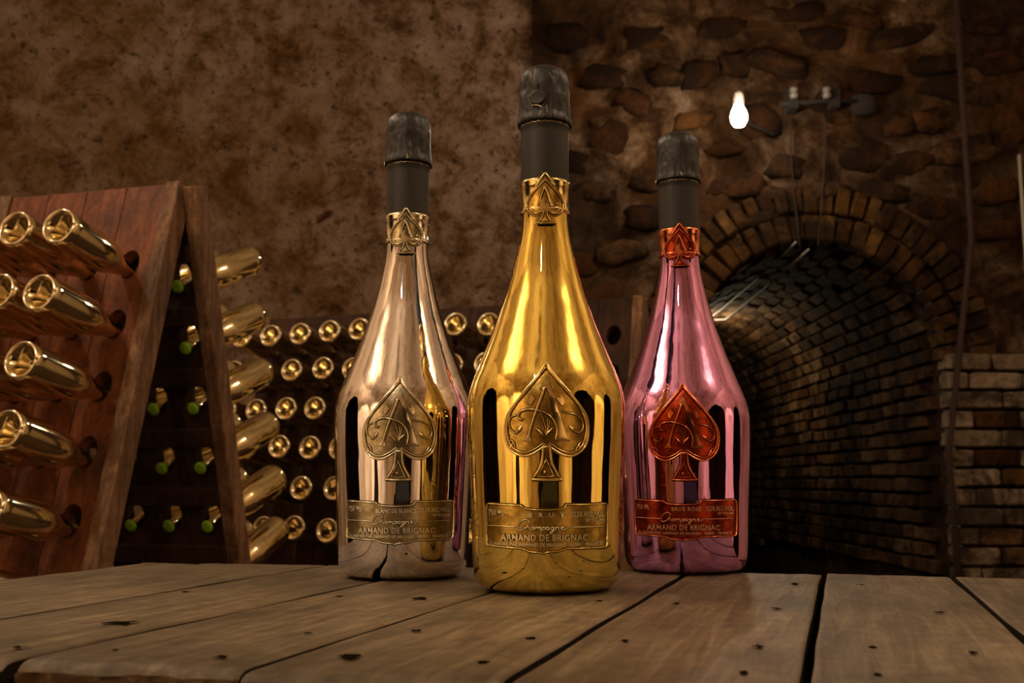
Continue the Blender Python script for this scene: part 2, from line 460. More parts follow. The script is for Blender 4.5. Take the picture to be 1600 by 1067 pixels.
fv = [(i*ns+k, i*ns+k+1, (i+1)*ns+k+1, (i+1)*ns+k) for i in range(24) for k in range(1, ns-2)]
wall_tr = structure(ob('wall_right_tunnel', vs, fr, MORTAR))
wall_tl = structure(ob('wall_left_tunnel', vs, fl, MORTAR))
ceil_t = structure(ob('ceiling_tunnel', vs, fv, MORTAR, None, True))
structure(ob('wall_end_tunnel', [(AX-1, YB+TL, FLOOR_Z), (AX+1, YB+TL, FLOOR_Z), (AX+1, YB+TL, 1.5), (AX-1, YB+TL, 1.5)], [(0, 1, 2, 3)], MORTAR))
BLN = 0.235
for r in range(15):                                   # right inner wall: bricks one can tell apart
    z = AZ-0.04-r*0.078
    if z < -0.42: break
    for k in range(15):
        y = YB+0.08+(k+(0.5 if r % 2 else 0))*BLN
        inst(random.choice(BR), 'brick', wall_tr, (AX+AR+0.014+random.uniform(-0.014, 0.010), y+BLN/2+random.uniform(-.01, .01), z+random.uniform(-.004, .004)), (random.uniform(-.03, .03), random.uniform(-.03, .03), PI/2), (BLN-random.uniform(0.01, 0.05), 0.06, random.uniform(0.056, 0.068)))
nv = 24
for k in range(16):
    a = PI*(k+0.5)/nv
    for j in range(15):
        y = YB+0.08+(j+(0.5 if k % 2 else 0))*BLN
        inst(random.choice(BR), 'brick', ceil_t, (AX+(AR+(ro:=random.uniform(0.0, 0.022)))*math.cos(a), y+BLN/2+random.uniform(-.01, .01), AZ+(AR+ro)*math.sin(a)), (random.uniform(-.03, .03), -a, 0), (0.05, BLN-random.uniform(0.01, 0.05), random.uniform(0.056, 0.068)))
def far_bricks(parent, right, name):
    mb = MB()
    y = YB+0.08+15.5*BLN
    while y < YB+TL-0.3:
        if right:
            for r in range(14):
                z = AZ-0.04-r*0.078
                mb.box((AX+AR-0.012, y, z-0.031), (AX+AR+0.04, y+BLN-0.014, z+0.031))
        else:
            for k in range(nv):
                a = PI*(k+0.5)/nv; c, s = math.cos(a), math.sin(a); t = 0.031
                P = [(AX+R*c+q*t*s*-1, yy, AZ+R*s+q*t*c) for R in (AR-0.01, AR+0.03) for yy in (y, y+BLN-0.014) for q in (-1, 1)]
                mb.add(P, [(0, 1, 3, 2), (4, 6, 7, 5), (0, 4, 5, 1), (2, 3, 7, 6), (0, 2, 6, 4), (1, 5, 7, 3)])
        y += BLN
    o = mb.build(name, BRICK, parent); o['kind'] = 'stuff'
far_bricks(wall_tr, True, 'far_bricks'); far_bricks(ceil_t, False, 'far_bricks')

# rest of the cellar (seen from other positions and in the mirror finish of the bottles)
structure(ob('floor', [(-6, -6, FLOOR_Z), (5.5, -6, FLOOR_Z), (5.5, YB+TL, FLOOR_Z), (-6, YB+TL, FLOOR_Z)], [(0, 1, 2, 3)], FLOORM))
vs = []; fs = []
for i in range(21):
    x = -3.05+6.1*i/20; z = 2.1+0.85*math.sin(PI*i/20)**0.6
    vs += [(x, -5.2, z), (x, 5.3, z)]
for i in range(20): fs.append((2*i, 2*i+2, 2*i+3, 2*i+1))
structure(ob('ceiling', vs, fs, PALE, None, True))
def arch_wall(name, p0, p1, opens, top, mat):
    p0 = Vector((*p0, 0)); p1 = Vector((*p1, 0)); d = (p1-p0); L = d.length; d.normalize(); n = Vector((d.y, -d.x, 0))
    vs = []; fs = []
    def P(u, z, dep=0): 
        b = p0+d*u - n*dep; return (b.x, b.y, z)
    mb = MB(); rc = MB(); u = 0.0
    for (c, hw, hz) in opens:
        mb.add([P(u, FLOOR_Z), P(c-hw, FLOOR_Z), P(c-hw, top), P(u, top)], [(0, 1, 2, 3)])
        k = 10; arc = [(c-hw*math.cos(PI*i/k), hz+hw*math.sin(PI*i/k)) for i in range(k+1)]
        for i in range(k):
            mb.add([P(arc[i][0], arc[i][1]), P(arc[i+1][0], arc[i+1][1]), P(arc[i+1][0], top), P(arc[i][0], top)], [(0, 1, 2, 3)])
        full = [(c-hw, FLOOR_Z)] + arc + [(c+hw, FLOOR_Z)]
        for i in range(len(full)-1):
            rc.add([P(*full[i]), P(*full[i+1]), P(*full[i+1], 2.2), P(*full[i], 2.2)], [(0, 1, 2, 3)])
        rc.add([P(c-hw, FLOOR_Z, 2.2), P(c+hw, FLOOR_Z, 2.2), P(c+hw, hz+hw, 2.2), P(c-hw, hz+hw, 2.2)], [(0, 1, 2, 3)])
        u = c+hw
    mb.add([P(u, FLOOR_Z), P(L, FLOOR_Z), P(L, top), P(u, top)], [(0, 1, 2, 3)])
    w_ = structure(mb.build(name, mat)); rc.build('side_tunnel', MORTAR, w_); return w_  # recess walls kept dark: the openings' deep shade is put into the colour
arch_wall('wall_west', (-3.0, -5.2), (-3.0, 4.5), [(2.6, 0.35, 0.5), (5.9, 0.85, 0.5)], 2.4, PALE)
arch_wall('wall_east', (3.0, 5.3), (3.0, -5.2), [(4.3, 0.45, 0.5), (7.2, 1.45, 0.3)], 2.4, PALE)
arch_wall('wall_front', (3.0, -5.2), (-3.0, -5.2), [(2.7, 1.5, 0.3)], 3.1, PALE)

# ------------------------------------------------------------------ table
PD = Vector((math.sin(math.radians(17.2)), math.cos(math.radians(17.2)), 0))     # along the planks
PN = Vector((PD.y, -PD.x, 0))                                                     # across, to the right
def ground(px, py):
    el = PITCH + math.atan((533.5-py)/F); Y = -HC/math.tan(el)
    dep = Y*math.cos(PITCH) - HC*math.sin(PITCH)
    return Vector(((px-800)/F*dep, Y, 0))
table = empty('plank_table', (0.03, 0.63, FLOOR_Z))
tag(table, 'long weathered grey-brown plank table top holding the three bottles', 'table')
def across(p): return p.dot(PN)
EDGE = -0.217                                       # slope of the front and back ends
back0 = ground(180, 875); front0 = ground(390, 1046)
cuts = [across(ground(0, 905)), across(ground(185, 895)), across(ground(0, 965)), across(ground(0, 1032)), across(ground(482, 1010)),
        across(ground(800, 1056)), across(ground(1255, 1067)), across(ground(1600, 995)), across(ground(1600, 995))+0.1, across(ground(1600, 995))+0.2]
def end_at(c, ref):
    # point on the end line through ref (slope EDGE) with across-coordinate c; returns along-coordinate
    a = (c - ref.x*PN.x - ref.y*PN.y)/(PN.x + EDGE*PN.y); q = ref + Vector((a, EDGE*a, 0))
    return q.dot(PD)
def plank(i, c0, c1):
    rnd = random.Random(i*31+4)
    gap = [0.0010, 0.0009, 0.0032, 0.0036, 0.0013, 0.0016, 0.0021, 0.0013, 0.001, 0.001, 0.001]
    c0 += gap[i]; c1 -= gap[i+1]; NU, NV = 150, 26; T = 0.026
    tilt = rnd.uniform(-0.0006, 0.0006)
    jb, jf = rnd.uniform(-0.006, 0.006), rnd.uniform(-0.004, 0.004)
    if i < 4: jf = 0.001*i
    vs = []; fs = []
    for a in range(NU+1):
        for b in range(NV+1):
            tv = b/NV; tv = 0.5-0.5*math.cos(PI*tv); tv = 0.5-0.5*math.cos(PI*tv)
            tu = a/NU; tu = 0.5-0.5*math.cos(PI*tu) if tu < 0.12 or tu > 0.88 else tu
            c = c0+(c1-c0)*tv
            s0 = end_at(c, front0)+jf; s1 = end_at(c, back0)+jb
            s = s0+(s1-s0)*tu
            wob = 0.0016*noise.noise(Vector((s*9, i*7.0+(0 if tv < .5 else 3.3), 0))) * (1 if abs(tv-.5) > .3 else 0.5) * (2*abs(tv-0.5))**2
            endj = 0.0028*noise.fractal(Vector((c*70, i*3.1, 5+(tu > .5))), 0.7, 2.0, 3) * (1 if (tu < 0.02 or tu > 0.98) else 0)
            de = min(abs(c-c0), abs(c1-c)); ds = min(s-s0, s1-s)
            z = -0.0007*math.exp(-de/0.0006) - 0.0045*math.exp(-ds/0.0022) + 0.00035*noise.noise(Vector((s*14, c*90, i)))
            z += tilt*(tv-0.5)*2 - 0.0007
            p = PD*(s+endj) + PN*(c+wob); vs.append((p.x, p.y, z))
    nt = len(vs)
    for a in range(NU):
        for b in range(NV):
            q = a*(NV+1)+b; fs.append((q, q+1, q+NV+2, q+NV+1))
    # skirt
    ring = [b for b in range(NV+1)] + [a*(NV+1)+NV for a in range(1, NU+1)] + [NU*(NV+1)+b for b in range(NV-1, -1, -1)] + [a*(NV+1) for a in range(NU-1, 0, -1)]
    K = len(ring); lev = [-0.005, -0.011, -0.018, -T]
    cen = sum((Vector(vs[r]) for r in ring), Vector())/K
    prev = ring
    for li, L in enumerate(lev):
        cur = []
        for r in ring:
            x, y, z = vs[r]
            n = 0.0022*noise.fractal(Vector((x*90, y*90, L*160+i)), 0.7, 2.0, 3)
            front = 1 if r <= NV else 0.25
            p = Vector((x, y, 0)) - PD*(n*front + 0.0008*front*(1 if L > -T else -2))
            cur.append(len(vs)); vs.append((p.x, p.y, L))
        for q in range(K):
            q2 = (q+1) % K; fs.append((prev[q2], prev[q], cur[q], cur[q2]))
        prev = cur
    fs.append(tuple(prev)[::-1])
    # object space follows the plank
    M = Matrix.Rotation(-math.radians(17.2), 4, 'Z'); Mi = M.inverted()
    org = PN*((c0+c1)/2) + PD*0.6
    loc = [tuple(Mi @ (Vector(v)-org)) for v in vs]
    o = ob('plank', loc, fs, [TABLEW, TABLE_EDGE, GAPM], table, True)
    ntop = NU*NV; per = 2*(NU+NV)
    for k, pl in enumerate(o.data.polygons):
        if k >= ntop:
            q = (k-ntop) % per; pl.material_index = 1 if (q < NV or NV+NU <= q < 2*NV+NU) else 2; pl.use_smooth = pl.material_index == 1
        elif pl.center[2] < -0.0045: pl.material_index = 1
    o.rotation_euler = (0, 0, -math.radians(17.2)); o.location = org - Vector(table.location)
    return o
for i in range(len(cuts)-1):
    plank(i, cuts[i], cuts[i+1])
# nail holes and knots: shallow ragged pits, seen as dark spots
def pit(px, py, wpx, hpx, seed):
    p = ground(px, py); a = ground(px+wpx/2, py); b = ground(px, py-hpx/2)
    rx = abs(a.x-p.x); ry = abs(b.y-p.y); rnd = random.Random(seed)
    vs = [(p.x, p.y, 0.0)]; n = 12
    for k in range(n):
        t = 2*PI*k/n; s = rnd.uniform(0.3, 1.2)
        vs.append((p.x+rx*s*math.cos(t), p.y+ry*s*math.sin(t), -0.0001))
    fs = [(0, k+1, (k+1) % n+1) for k in range(n)]
    o = ob('knot_hole', [(x-table.location.x, y-table.location.y, z-table.location.z) for x, y, z in vs], fs, HOLE, table)
for k, (px, py, wq, hq) in enumerate([(545,1024,38,10),(188,972,62,6),(30,1010,24,4),(345,1025,34,5),(653,984,22,5),(755,1034,26,5),(828,996,18,5),(530,931,24,3),(976,1000,16,6),
        (1186,1009,22,7),(1214,950,14,4),(1162,1050,22,7),(1362,1010,18,5),(1520,1019,24,5),(1372,1053,18,5),(1242,911,14,3),(937,938,16,3),(1344,913,14,2),(290,924,18,3),(480,988,18,3),
        (655,934,22,4),(1470,956,22,3),(180,1014,12,3),(1056,942,12,3)]):
    pit(px, py, wq, hq, k)
und = MB()
for (x, y) in ((-0.26, 0.52), (0.42, 0.45), (-0.24, 0.86), (0.36, 0.74)):
    m = MB(); m.box((x-0.03-0.03, y-0.03-0.63, 0), (x+0.03-0.03, y+0.03-0.63, 0.69)); m.build('leg', RACKP, table)
for y0, y1 in ((0.50, 0.56), (0.70, 0.76)):
    m = MB(); m.box((-0.36-0.03, y0-0.63, 0.69), (0.5-0.03, y1-0.63, 0.7235)); m.build('crossbeam', RACKP, table)

# ------------------------------------------------------------------ hero bottles
DG = 0.67
PROF = [(207,41),(208,37),(262,36.6),(300,36.3),(340,35.6),(360,36.5),(375,38.5),(391,41.5),(415,47),(440,53.2),(466,61),(492,70),(519,79.5),(545,89.5),(571,100),(590,108),(608,115),
        (622,119),(636,121.8),(655,123),(700,122.2),(765,119.5),(830,117),(877,115.3),(900,114),(911,112),(919,108.5),(925,103),(929,95)]
def zsil(y, Yd=DG): return HC + Yd*math.tan(PITCH + math.atan((533.5-y)/F))
def rpx(r, z): return r*(DG*math.cos(PITCH) + (z-HC)*math.sin(PITCH))/F
Z0 = zsil(930.5)
PZ = [(zsil(y)-Z0*(1 if y > 880 else (1 if y > 0 else 0)), y, r) for y, r in PROF]
PZ = [(z, rpx(r, z)) for z, y, r in PZ]
PZ.sort()
def RZ(z):
    if z <= PZ[0][0]: return PZ[0][1]
    for (za, ra), (zb, rb) in zip(PZ, PZ[1:]):
        if z <= zb: return ra+(rb-ra)*(z-za)/(zb-za+1e-9)
    return PZ[-1][1]
def RZn(z):      # radius for the neck, ignoring the capsule
    return min(RZ(z), 0.0152) if z > 0.27 else RZ(z)
def P(dx, y, h):
    """photo offset (pixels from the emblem's axis, photo row) on the near bottle -> point h metres proud of its skin"""
    R = 0.04; th = 0; z = 0.1
    for _ in range(6):
        Yf = DG-R*math.cos(th); z = HC+Yf*math.tan(PITCH+math.atan((533.5-y)/F)) - Z0*0.5
        R = RZn(z); dep = Yf*math.cos(PITCH)+(z-HC)*math.sin(PITCH)
        th = math.asin(max(-0.98, min(0.98, dx*dep/F/R)))
    sl = (RZn(z+0.002)-RZn(z-0.002))/0.004
    k = 1/math.sqrt(1+sl*sl); rr = R+h*k
    return (rr*math.sin(th), -rr*math.cos(th), z-h*k*sl)
PX = 0.00041
def ribbon(mb, pts, w, h, base=0.0, closed=False, smooth=True, step=2.5):
    if smooth: pts = smooth_path(pts, closed, step)
    n = len(pts); st = len(mb.v); prof = [(-1, 0), (-0.62, 0.72), (0, 1), (0.62, 0.72), (1, 0)]
    for i, p in enumerate(pts):
        a = pts[i-1] if (i > 0 or closed) else p; b = pts[(i+1) % n] if (i < n-1 or closed) else p
        tx, ty = b[0]-a[0], b[1]-a[1]; L = math.hypot(tx, ty) or 1; nx, ny = -ty/L, tx/L
        ww = (w[0]+(w[1]-w[0])*i/(n-1)) if isinstance(w, tuple) else w
        if not closed:
            e = min(i, n-1-i)
            if e == 0 and not isinstance(w, tuple): ww *= 0.4
        for s, q in prof: mb.v.append(P(p[0]+nx*s*ww/2, p[1]+ny*s*ww/2, base+(h*1.25 if h > 0.5 else h)*q*PX))
    for i in range(n if closed else n-1):
        j = (i+1) % n
        for k in range(4): mb.f.append((st+i*5+k, st+j*5+k, st+j*5+k+1, st+i*5+k+1))
def plate(mb, poly, h, base=-0.0004, g=5.0, chamfer=0.8):
    n = len(poly); xs = [p[0] for p in poly]; ys_ = [p[1] for p in poly]
    def inside(x, y):
        c = False
        for i in range(n):
            (x1, y1), (x2, y2) = poly[i], poly[i-1]
            if (y1 > y) != (y2 > y) and x < (x2-x1)*(y-y1)/(y2-y1)+x1: c = not c
        return c
    def near(x, y):
        for i in range(n):
            (x1, y1), (x2, y2) = poly[i-1], poly[i]
            L2 = (x2-x1)**2+(y2-y1)**2 or 1; t = max(0, min(1, ((x-x1)*(x2-x1)+(y-y1)*(y2-y1))/L2))
            if math.hypot(x-x1-t*(x2-x1), y-y1-t*(y2-y1)) < g*0.35: return True
        return False
    pts = [Vector(p) for p in poly]
    x = min(xs)+g/2
    while x < max(xs):
        y = min(ys_)+g/2
        while y < max(ys_):
            if inside(x, y) and not near(x, y): pts.append(Vector((x, y)))
            y += g
        x += g
    v, e, f, *_ = delaunay_2d_cdt(pts, [], [list(range(n))], 1, 1e-5)
    st = len(mb.v)
    for p in v: mb.v.append(P(p[0], p[1], h*PX))
    for t in f: mb.f.append(tuple(st+i for i in t))
    st = len(mb.v)
    cx = sum(xs)/n; cy = sum(ys_)/n
    for p in poly:
        mb.v.append(P(p[0], p[1], h*PX))
        d = math.hypot(p[0]-cx, p[1]-cy) or 1
        mb.v.append(P(p[0]+(p[0]-cx)/d*chamfer, p[1]+(p[1]-cy)/d*chamfer, base))
    for i in range(n):
        j = (i+1) % n; mb.f.append((st+2*i, st+2*j, st+2*j+1, st+2*i+1))
GROOVE = None
def gribbon(mb, pts, w, h, base=0.0, closed=False, smooth=True, step=2.5):
    ribbon(mb, pts, w, h, base, closed, smooth, step)
    ww = (w[0]+2.6, w[1]+2.6) if isinstance(w, tuple) else w+2.6
    GR_[0].append((pts, ww, closed, smooth, base))
def gplate(mb, poly, h, base=-0.0004, g=5.0, chamfer=0.8):
    plate(mb, poly, h, base, g, chamfer); GR_[0].append((poly, 3.0, True, False, base))
GR_ = [[]]
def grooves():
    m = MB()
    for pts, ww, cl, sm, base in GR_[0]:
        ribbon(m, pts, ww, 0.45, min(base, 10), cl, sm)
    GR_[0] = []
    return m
def blob(mb, x, y, r, h, base=0.0):
    st = len(mb.v); mb.v.append(P(x, y, base+h*PX)); n = 12
    for q, s in ((0.6, 0.78), (1.0, 0.0)):
        for k in range(n): mb.v.append(P(x+r*q*math.cos(2*PI*k/n), y+r*q*math.sin(2*PI*k/n), base+h*s*PX))
    for k in range(n):
        l = (k+1) % n; mb.f.append((st, st+1+k, st+1+l)); mb.f.append((st+1+k, st+1+n+k, st+1+n+l, st+1+l))

def S(pts): return [((x-382)*0.1912, 572+(y-65)*0.1958) for x, y in pts]
def mir(pts): return [(764-x, y) for x, y in reversed(pts)]
def N(pts): return [((x-520)/11.23, 270+y/11.23) for x, y in pts]
def Lb(pts): return [((x-805)*0.1286, 791+(y-65)*0.1233) for x, y in pts]

def text_into(mb, s, x0, x1, ytop, ybot, smile=0.0, base=0.0, h=0.9, bold=0.012, spacing=1.0):
    cu = bpy.data.curves.new('t', 'FONT'); cu.body = s; cu.extrude = 0.5; cu.offset = bold; cu.resolution_u = 2; cu.space_character = spacing
    o = bpy.data.objects.new('t', cu); C.objects.link(o)
    dg = bpy.context.evaluated_depsgraph_get(); dg.update()
    me = bpy.data.meshes.new_from_object(o.evaluated_get(dg))
    vx = [v.co.copy() for v in me.vertices]
    a0 = min(v.x for v in vx); a1 = max(v.x for v in vx); cap = 0.69
    st = len(mb.v)
    for v in vx:
        x = x0+(v.x-a0)/(a1-a0)*(x1-x0); y = ybot-(v.y/cap)*(ybot-ytop)
        y += smile*(1-((x-800)/740)**2)
        q = Lb([(x, y)])[0]
        mb.v.append(P(q[0], q[1], base+(h*PX if v.z > 0 else -0.2*PX)))
    for p in me.polygons: mb.f.append(tuple(st+i for i in p.vertices))
    bpy.data.objects.remove(o); bpy.data.curves.remove(cu); bpy.data.meshes.remove(me)

OUT_R = [(382,60),(425,130),(500,220),(580,310),(650,400),(700,480),(720,570),(717,660),(690,735),(640,785),(580,808),(520,800),(460,770),(412,735)]
STEM_R = [(424,752),(428,800),(434,850),(458,915),(506,988),(512,1000),(508,1012)]
IN_R = [(382,112),(470,215),(560,320),(635,410),(682,500),(696,580),(686,670),(652,740),(600,775),(540,782),(470,752),(408,708)]

MESHES = {}
def emblem_parts():
    # big spade
    out = OUT_R + STEM_R; poly = smooth_path(S(OUT_R), False, 4)
    right = smooth_path(S(OUT_R), False, 4) + smooth_path(S(STEM_R), False, 4)
    full = right + [(-x, y) for x, y in reversed(right[1:])]
    m = MB(); plate(m, full, 1.6); MESHES['plate'] = m
    m = MB()
    r_in = smooth_path(S(IN_R), False, 3)
    rin = r_in + [(0.0, S([(382, 735)])[0][1])] + [(-x, y) for x, y in reversed(r_in)]
    rout = [(x*0.975, 575+(y-572)*0.985) for x, y in smooth_path(S(OUT_R), False, 3)]
    ribbon(m, rout + [(-x, y) for x, y in reversed(rout)], 4.6, 3.6, 1.4*PX, smooth=False)
    gribbon(m, rin, 2.3, 3.6, 1.5*PX, smooth=False)
    st = smooth_path(S([(408,720),(414,800),(420,855),(445,920),(486,982)]), False, 3)
    gribbon(m, st, 4.6, 3.0, 1.5*PX, smooth=False); gribbon(m, [(-x, y) for x, y in st], 4.6, 3.0, 1.5*PX, smooth=False)
    gribbon(m, S([(262,998),(382,1002),(502,998)]), 4.6, 3.0, 1.5*PX)
    tri = S([(378,835),(350,900),(312,970),(380,980),(440,970),(405,900)])
    gribbon(m, tri, 2.0, 3.0, 1.5*PX, closed=True, smooth=False)
    MESHES['rim'] = m
    m = MB()   # letter
    gplate(m, S([(358,235),(378,213),(398,220),(412,255),(450,370),(500,520),(542,655),(566,690),(448,690),(470,664),(455,560),(425,430),(398,310),(380,275),(350,290),(330,274)]), 4.2, 1.5*PX, 4, 0.7)
    gribbon(m, S([(368,268),(330,372),(290,480),(255,590),(232,686)]), 5.0, 3.8, 1.5*PX)
    gplate(m, S([(190,691),(215,668),(232,640),(250,640),(254,668),(264,691)]), 4.2, 1.5*PX, 4, 0.6)
    gribbon(m, S([(198,512),(185,526),(165,515),(158,488),(178,456),(235,440),(300,447),(370,468),(420,505),(452,560),(464,620),(452,682)]), 3.6, 4.4, 1.5*PX)
    MESHES['letter'] = m
    m = MB()   # ornament
    for pl in ([(262,318),(238,355),(236,392),(256,410),(272,385),(292,350),(276,342)], [(490,322),(500,352),(458,344),(482,385),(506,412),(526,392),(516,350)]):
        gplate(m, S(pl), 3.4, 1.5*PX, 4, 0.5)
    for rb in ([(498,458),(580,472),(640,498),(672,550),(670,598),(640,625),(600,612),(570,585)], [(152,482),(102,500),(84,540),(92,592),(130,630),(165,610),(184,580)]):
        gribbon(m, S(rb), 2.0, 2.4, 1.5*PX)
    for pl in ([(560,572),(585,575),(600,592),(588,604),(572,596)], [(188,568),(166,575),(150,600),(168,606),(182,592)]):
        gplate(m, S(pl), 3.0, 1.5*PX, 4, 0.4)
    for rb in ([(382,655),(350,580),(310,500)], [(382,655),(372,580),(340,470)], [(382,655),(388,590),(388,515)], [(382,655),(400,570),(410,520)]):
        gribbon(m, S(rb), 1.3, 1.8, 1.5*PX)
    gribbon(m, S([(300,590),(350,642)]), 3.4, 3.0, 1.5*PX); gribbon(m, S([(428,590),(378,642)]), 3.4, 3.0, 1.5*PX)
    gribbon(m, S([(66,690),(100,685),(125,715),(128,775)]), 1.6, 2.2, 1.5*PX)
    gribbon(m, S([(694,685),(655,700),(630,735),(605,775)]), 1.6, 2.2, 1.5*PX)
    for (x, y) in S([(103,737),(645,737),(365,938)]): blob(m, x, y, 2.1, 3.0, 1.5*PX)
    MESHES['ornament'] = m
    MESHES['groove'] = grooves()
    # neck spade
    nr = [(525,52),(590,145),(655,250),(720,355),(790,470),(832,590),(836,690),(806,775),(740,818),(660,822),(598,800),(585,850),(625,915),(705,950),(705,972)]
    r = smooth_path(N(nr), False, 2); full = r + [(-x+0.8, y) for x, y in reversed(r[1:])]
    m = MB(); plate(m, full, 3.4, 0.0, 3); MESHES['nplate'] = m
    m = MB()
    ri = smooth_path(N([(520,190),(620,310),(725,440),(790,560),(806,660),(782,745),(720,785),(640,785),(575,750)]), False, 2)
    gribbon(m, ri + [(-x, y) for x, y in reversed(ri)], 1.7, 2.0, 3.3*PX, smooth=False)
    ro = smooth_path(N([(525,70),(600,180),(680,300)]), False, 2)
    gribbon(m, list(reversed([(-x+.5, y) for x, y in ro])) + ro, 3.0, 2.0, 3.3*PX, smooth=False)
    gribbon(m, N([(545,740),(560,830),(615,930)]), 1.8, 2.0, 3.3*PX); gribbon(m, N([(495,740),(480,830),(425,930)]), 1.8, 2.0, 3.3*PX)
    gribbon(m, N([(365,955),(520,958),(690,955)]), 2.2, 2.0, 3.3*PX)
    MESHES['nrim'] = m
    m = MB()
    gribbon(m, N([(508,320),(460,470),(405,650)]), 2.4, 2.6, 3.3*PX); gribbon(m, N([(515,320),(570,460),(635,655)]), (3.4, 5.2), 2.6, 3.3*PX)
    gplate(m, N([(455,545),(490,505),(530,505),(565,560),(585,650),(560,715),(520,735),(470,720),(430,650)]), 5.4, 3*PX, 3, 0.5)
    gribbon(m, N([(300,690),(330,750),(400,770),(450,730)]), 2.4, 2.2, 3.3*PX); gribbon(m, N([(740,690),(710,750),(640,770),(580,730)]), 2.4, 2.2, 3.3*PX)
    for (x, y) in N([(315,610),(725,610),(520,885)]): blob(m, x, y, 1.7, 2.0, 3.3*PX)
    MESHES['nletter'] = m
    MESHES['ngroove'] = grooves()
    # label plate
    lo = [(76,350),(76,110),(84,82),(104,68),(200,76),(300,84),(400,90),(495,96),(512,118),(540,134),(620,146),(700,152),(780,154),(860,152),(940,144),(1005,132),(1024,112),(1034,80),(1120,82),(1250,82),(1400,74),(1500,66),(1528,80),
          (1540,110),(1542,230),(1542,350),(1540,480),(1532,590),(1515,622),(1485,636),(1350,645),(1200,652),(1020,658),(990,676),(930,694),(860,700),(800,704),(764,726),(725,706),(650,704),(590,694),(545,678),(515,656),(400,648),(250,632),(110,614),(86,596),(76,560),(74,450)]
    m = MB(); plate(m, Lb(lo), 1.5, -0.0004, 6); MESHES['label'] = m
    m = MB(); li = [((x-805)*0.985+805, (y-370)*0.972+370) for x, y in lo]
    gribbon(m, Lb(li), 2.2, 2.6, 1.4*PX, closed=True, smooth=False); MESHES['border'] = m; MESHES['bgroove'] = grooves()
def lettering(mid, dark=False):
    m = MB(); B = 1.5*PX; s, a, b, sp = mid
    k = 0.055 if dark else 0.006; hh = 0.35 if dark else 1.6
    text_into(m, '750 ML', 115, 300, 150, 220, 12, B, hh, 0.02+k)
    text_into(m, s, a, b, 186, 246, 8, B, hh, 0.02+k, sp)
    text_into(m, '12.5% ALC./VOL.', 1100, 1492, 172, 238, 10, B, hh, 0.015+k)
    text_into(m, 'BY VOLUME', 1270, 1485, 262, 300, 6, B, hh, 0.015+k)
    text_into(m, 'ARMAND DE BRIGNAC', 258, 1290, 458, 540, 10, B, hh, 0.012+k, 1.06)
    text_into(m, 'ÉLABORÉ PAR ARMAND DE BRIGNAC · REIMS · FRANCE', 130, 1455, 556, 596, 24, B, hh, 0.015+k)
    W = 3.6 if dark else 1.7; Hh = 0.4 if dark else 1.6
    ribbon(m, Lb([(105,352),(270,362),(440,374)]), W*0.75, Hh, B); ribbon(m, Lb([(1075,378),(1280,372),(1482,360)]), W*0.75, Hh, B)
    strokes = [[(588,322),(580,290),(548,278),(505,296),(466,340),(452,390),(470,418),(515,412),(560,372)],
               [(600,300),(575,350),(548,414)], [(552,400),(575,372),(594,376),(588,412),(606,408)],
               [(648,378),(620,380),(608,402),(624,414),(642,398),(650,378),(644,410),(660,408)],
               [(672,374),(660,412),(684,378),(700,380),(690,412),(712,378),(728,380),(720,412),(738,406)],
               [(756,372),(726,460)], [(750,390),(772,374),(788,384),(776,408),(750,412)],
               [(832,378),(806,380),(796,402),(812,414),(828,398),(836,378),(830,410),(846,406)],
               [(888,378),(862,380),(852,402),(868,412),(884,398),(892,376),(866,452),(840,458),(848,436),(900,412)],
               [(916,374),(904,412),(930,378),(948,380),(940,412),(958,406)],
               [(970,396),(1000,388),(1006,374),(984,374),(970,396),(980,412),(1010,408),(1062,380)]]
    for s_ in strokes: ribbon(m, Lb(s_), W, Hh, B, step=1.2)
    return m
emblem_parts()

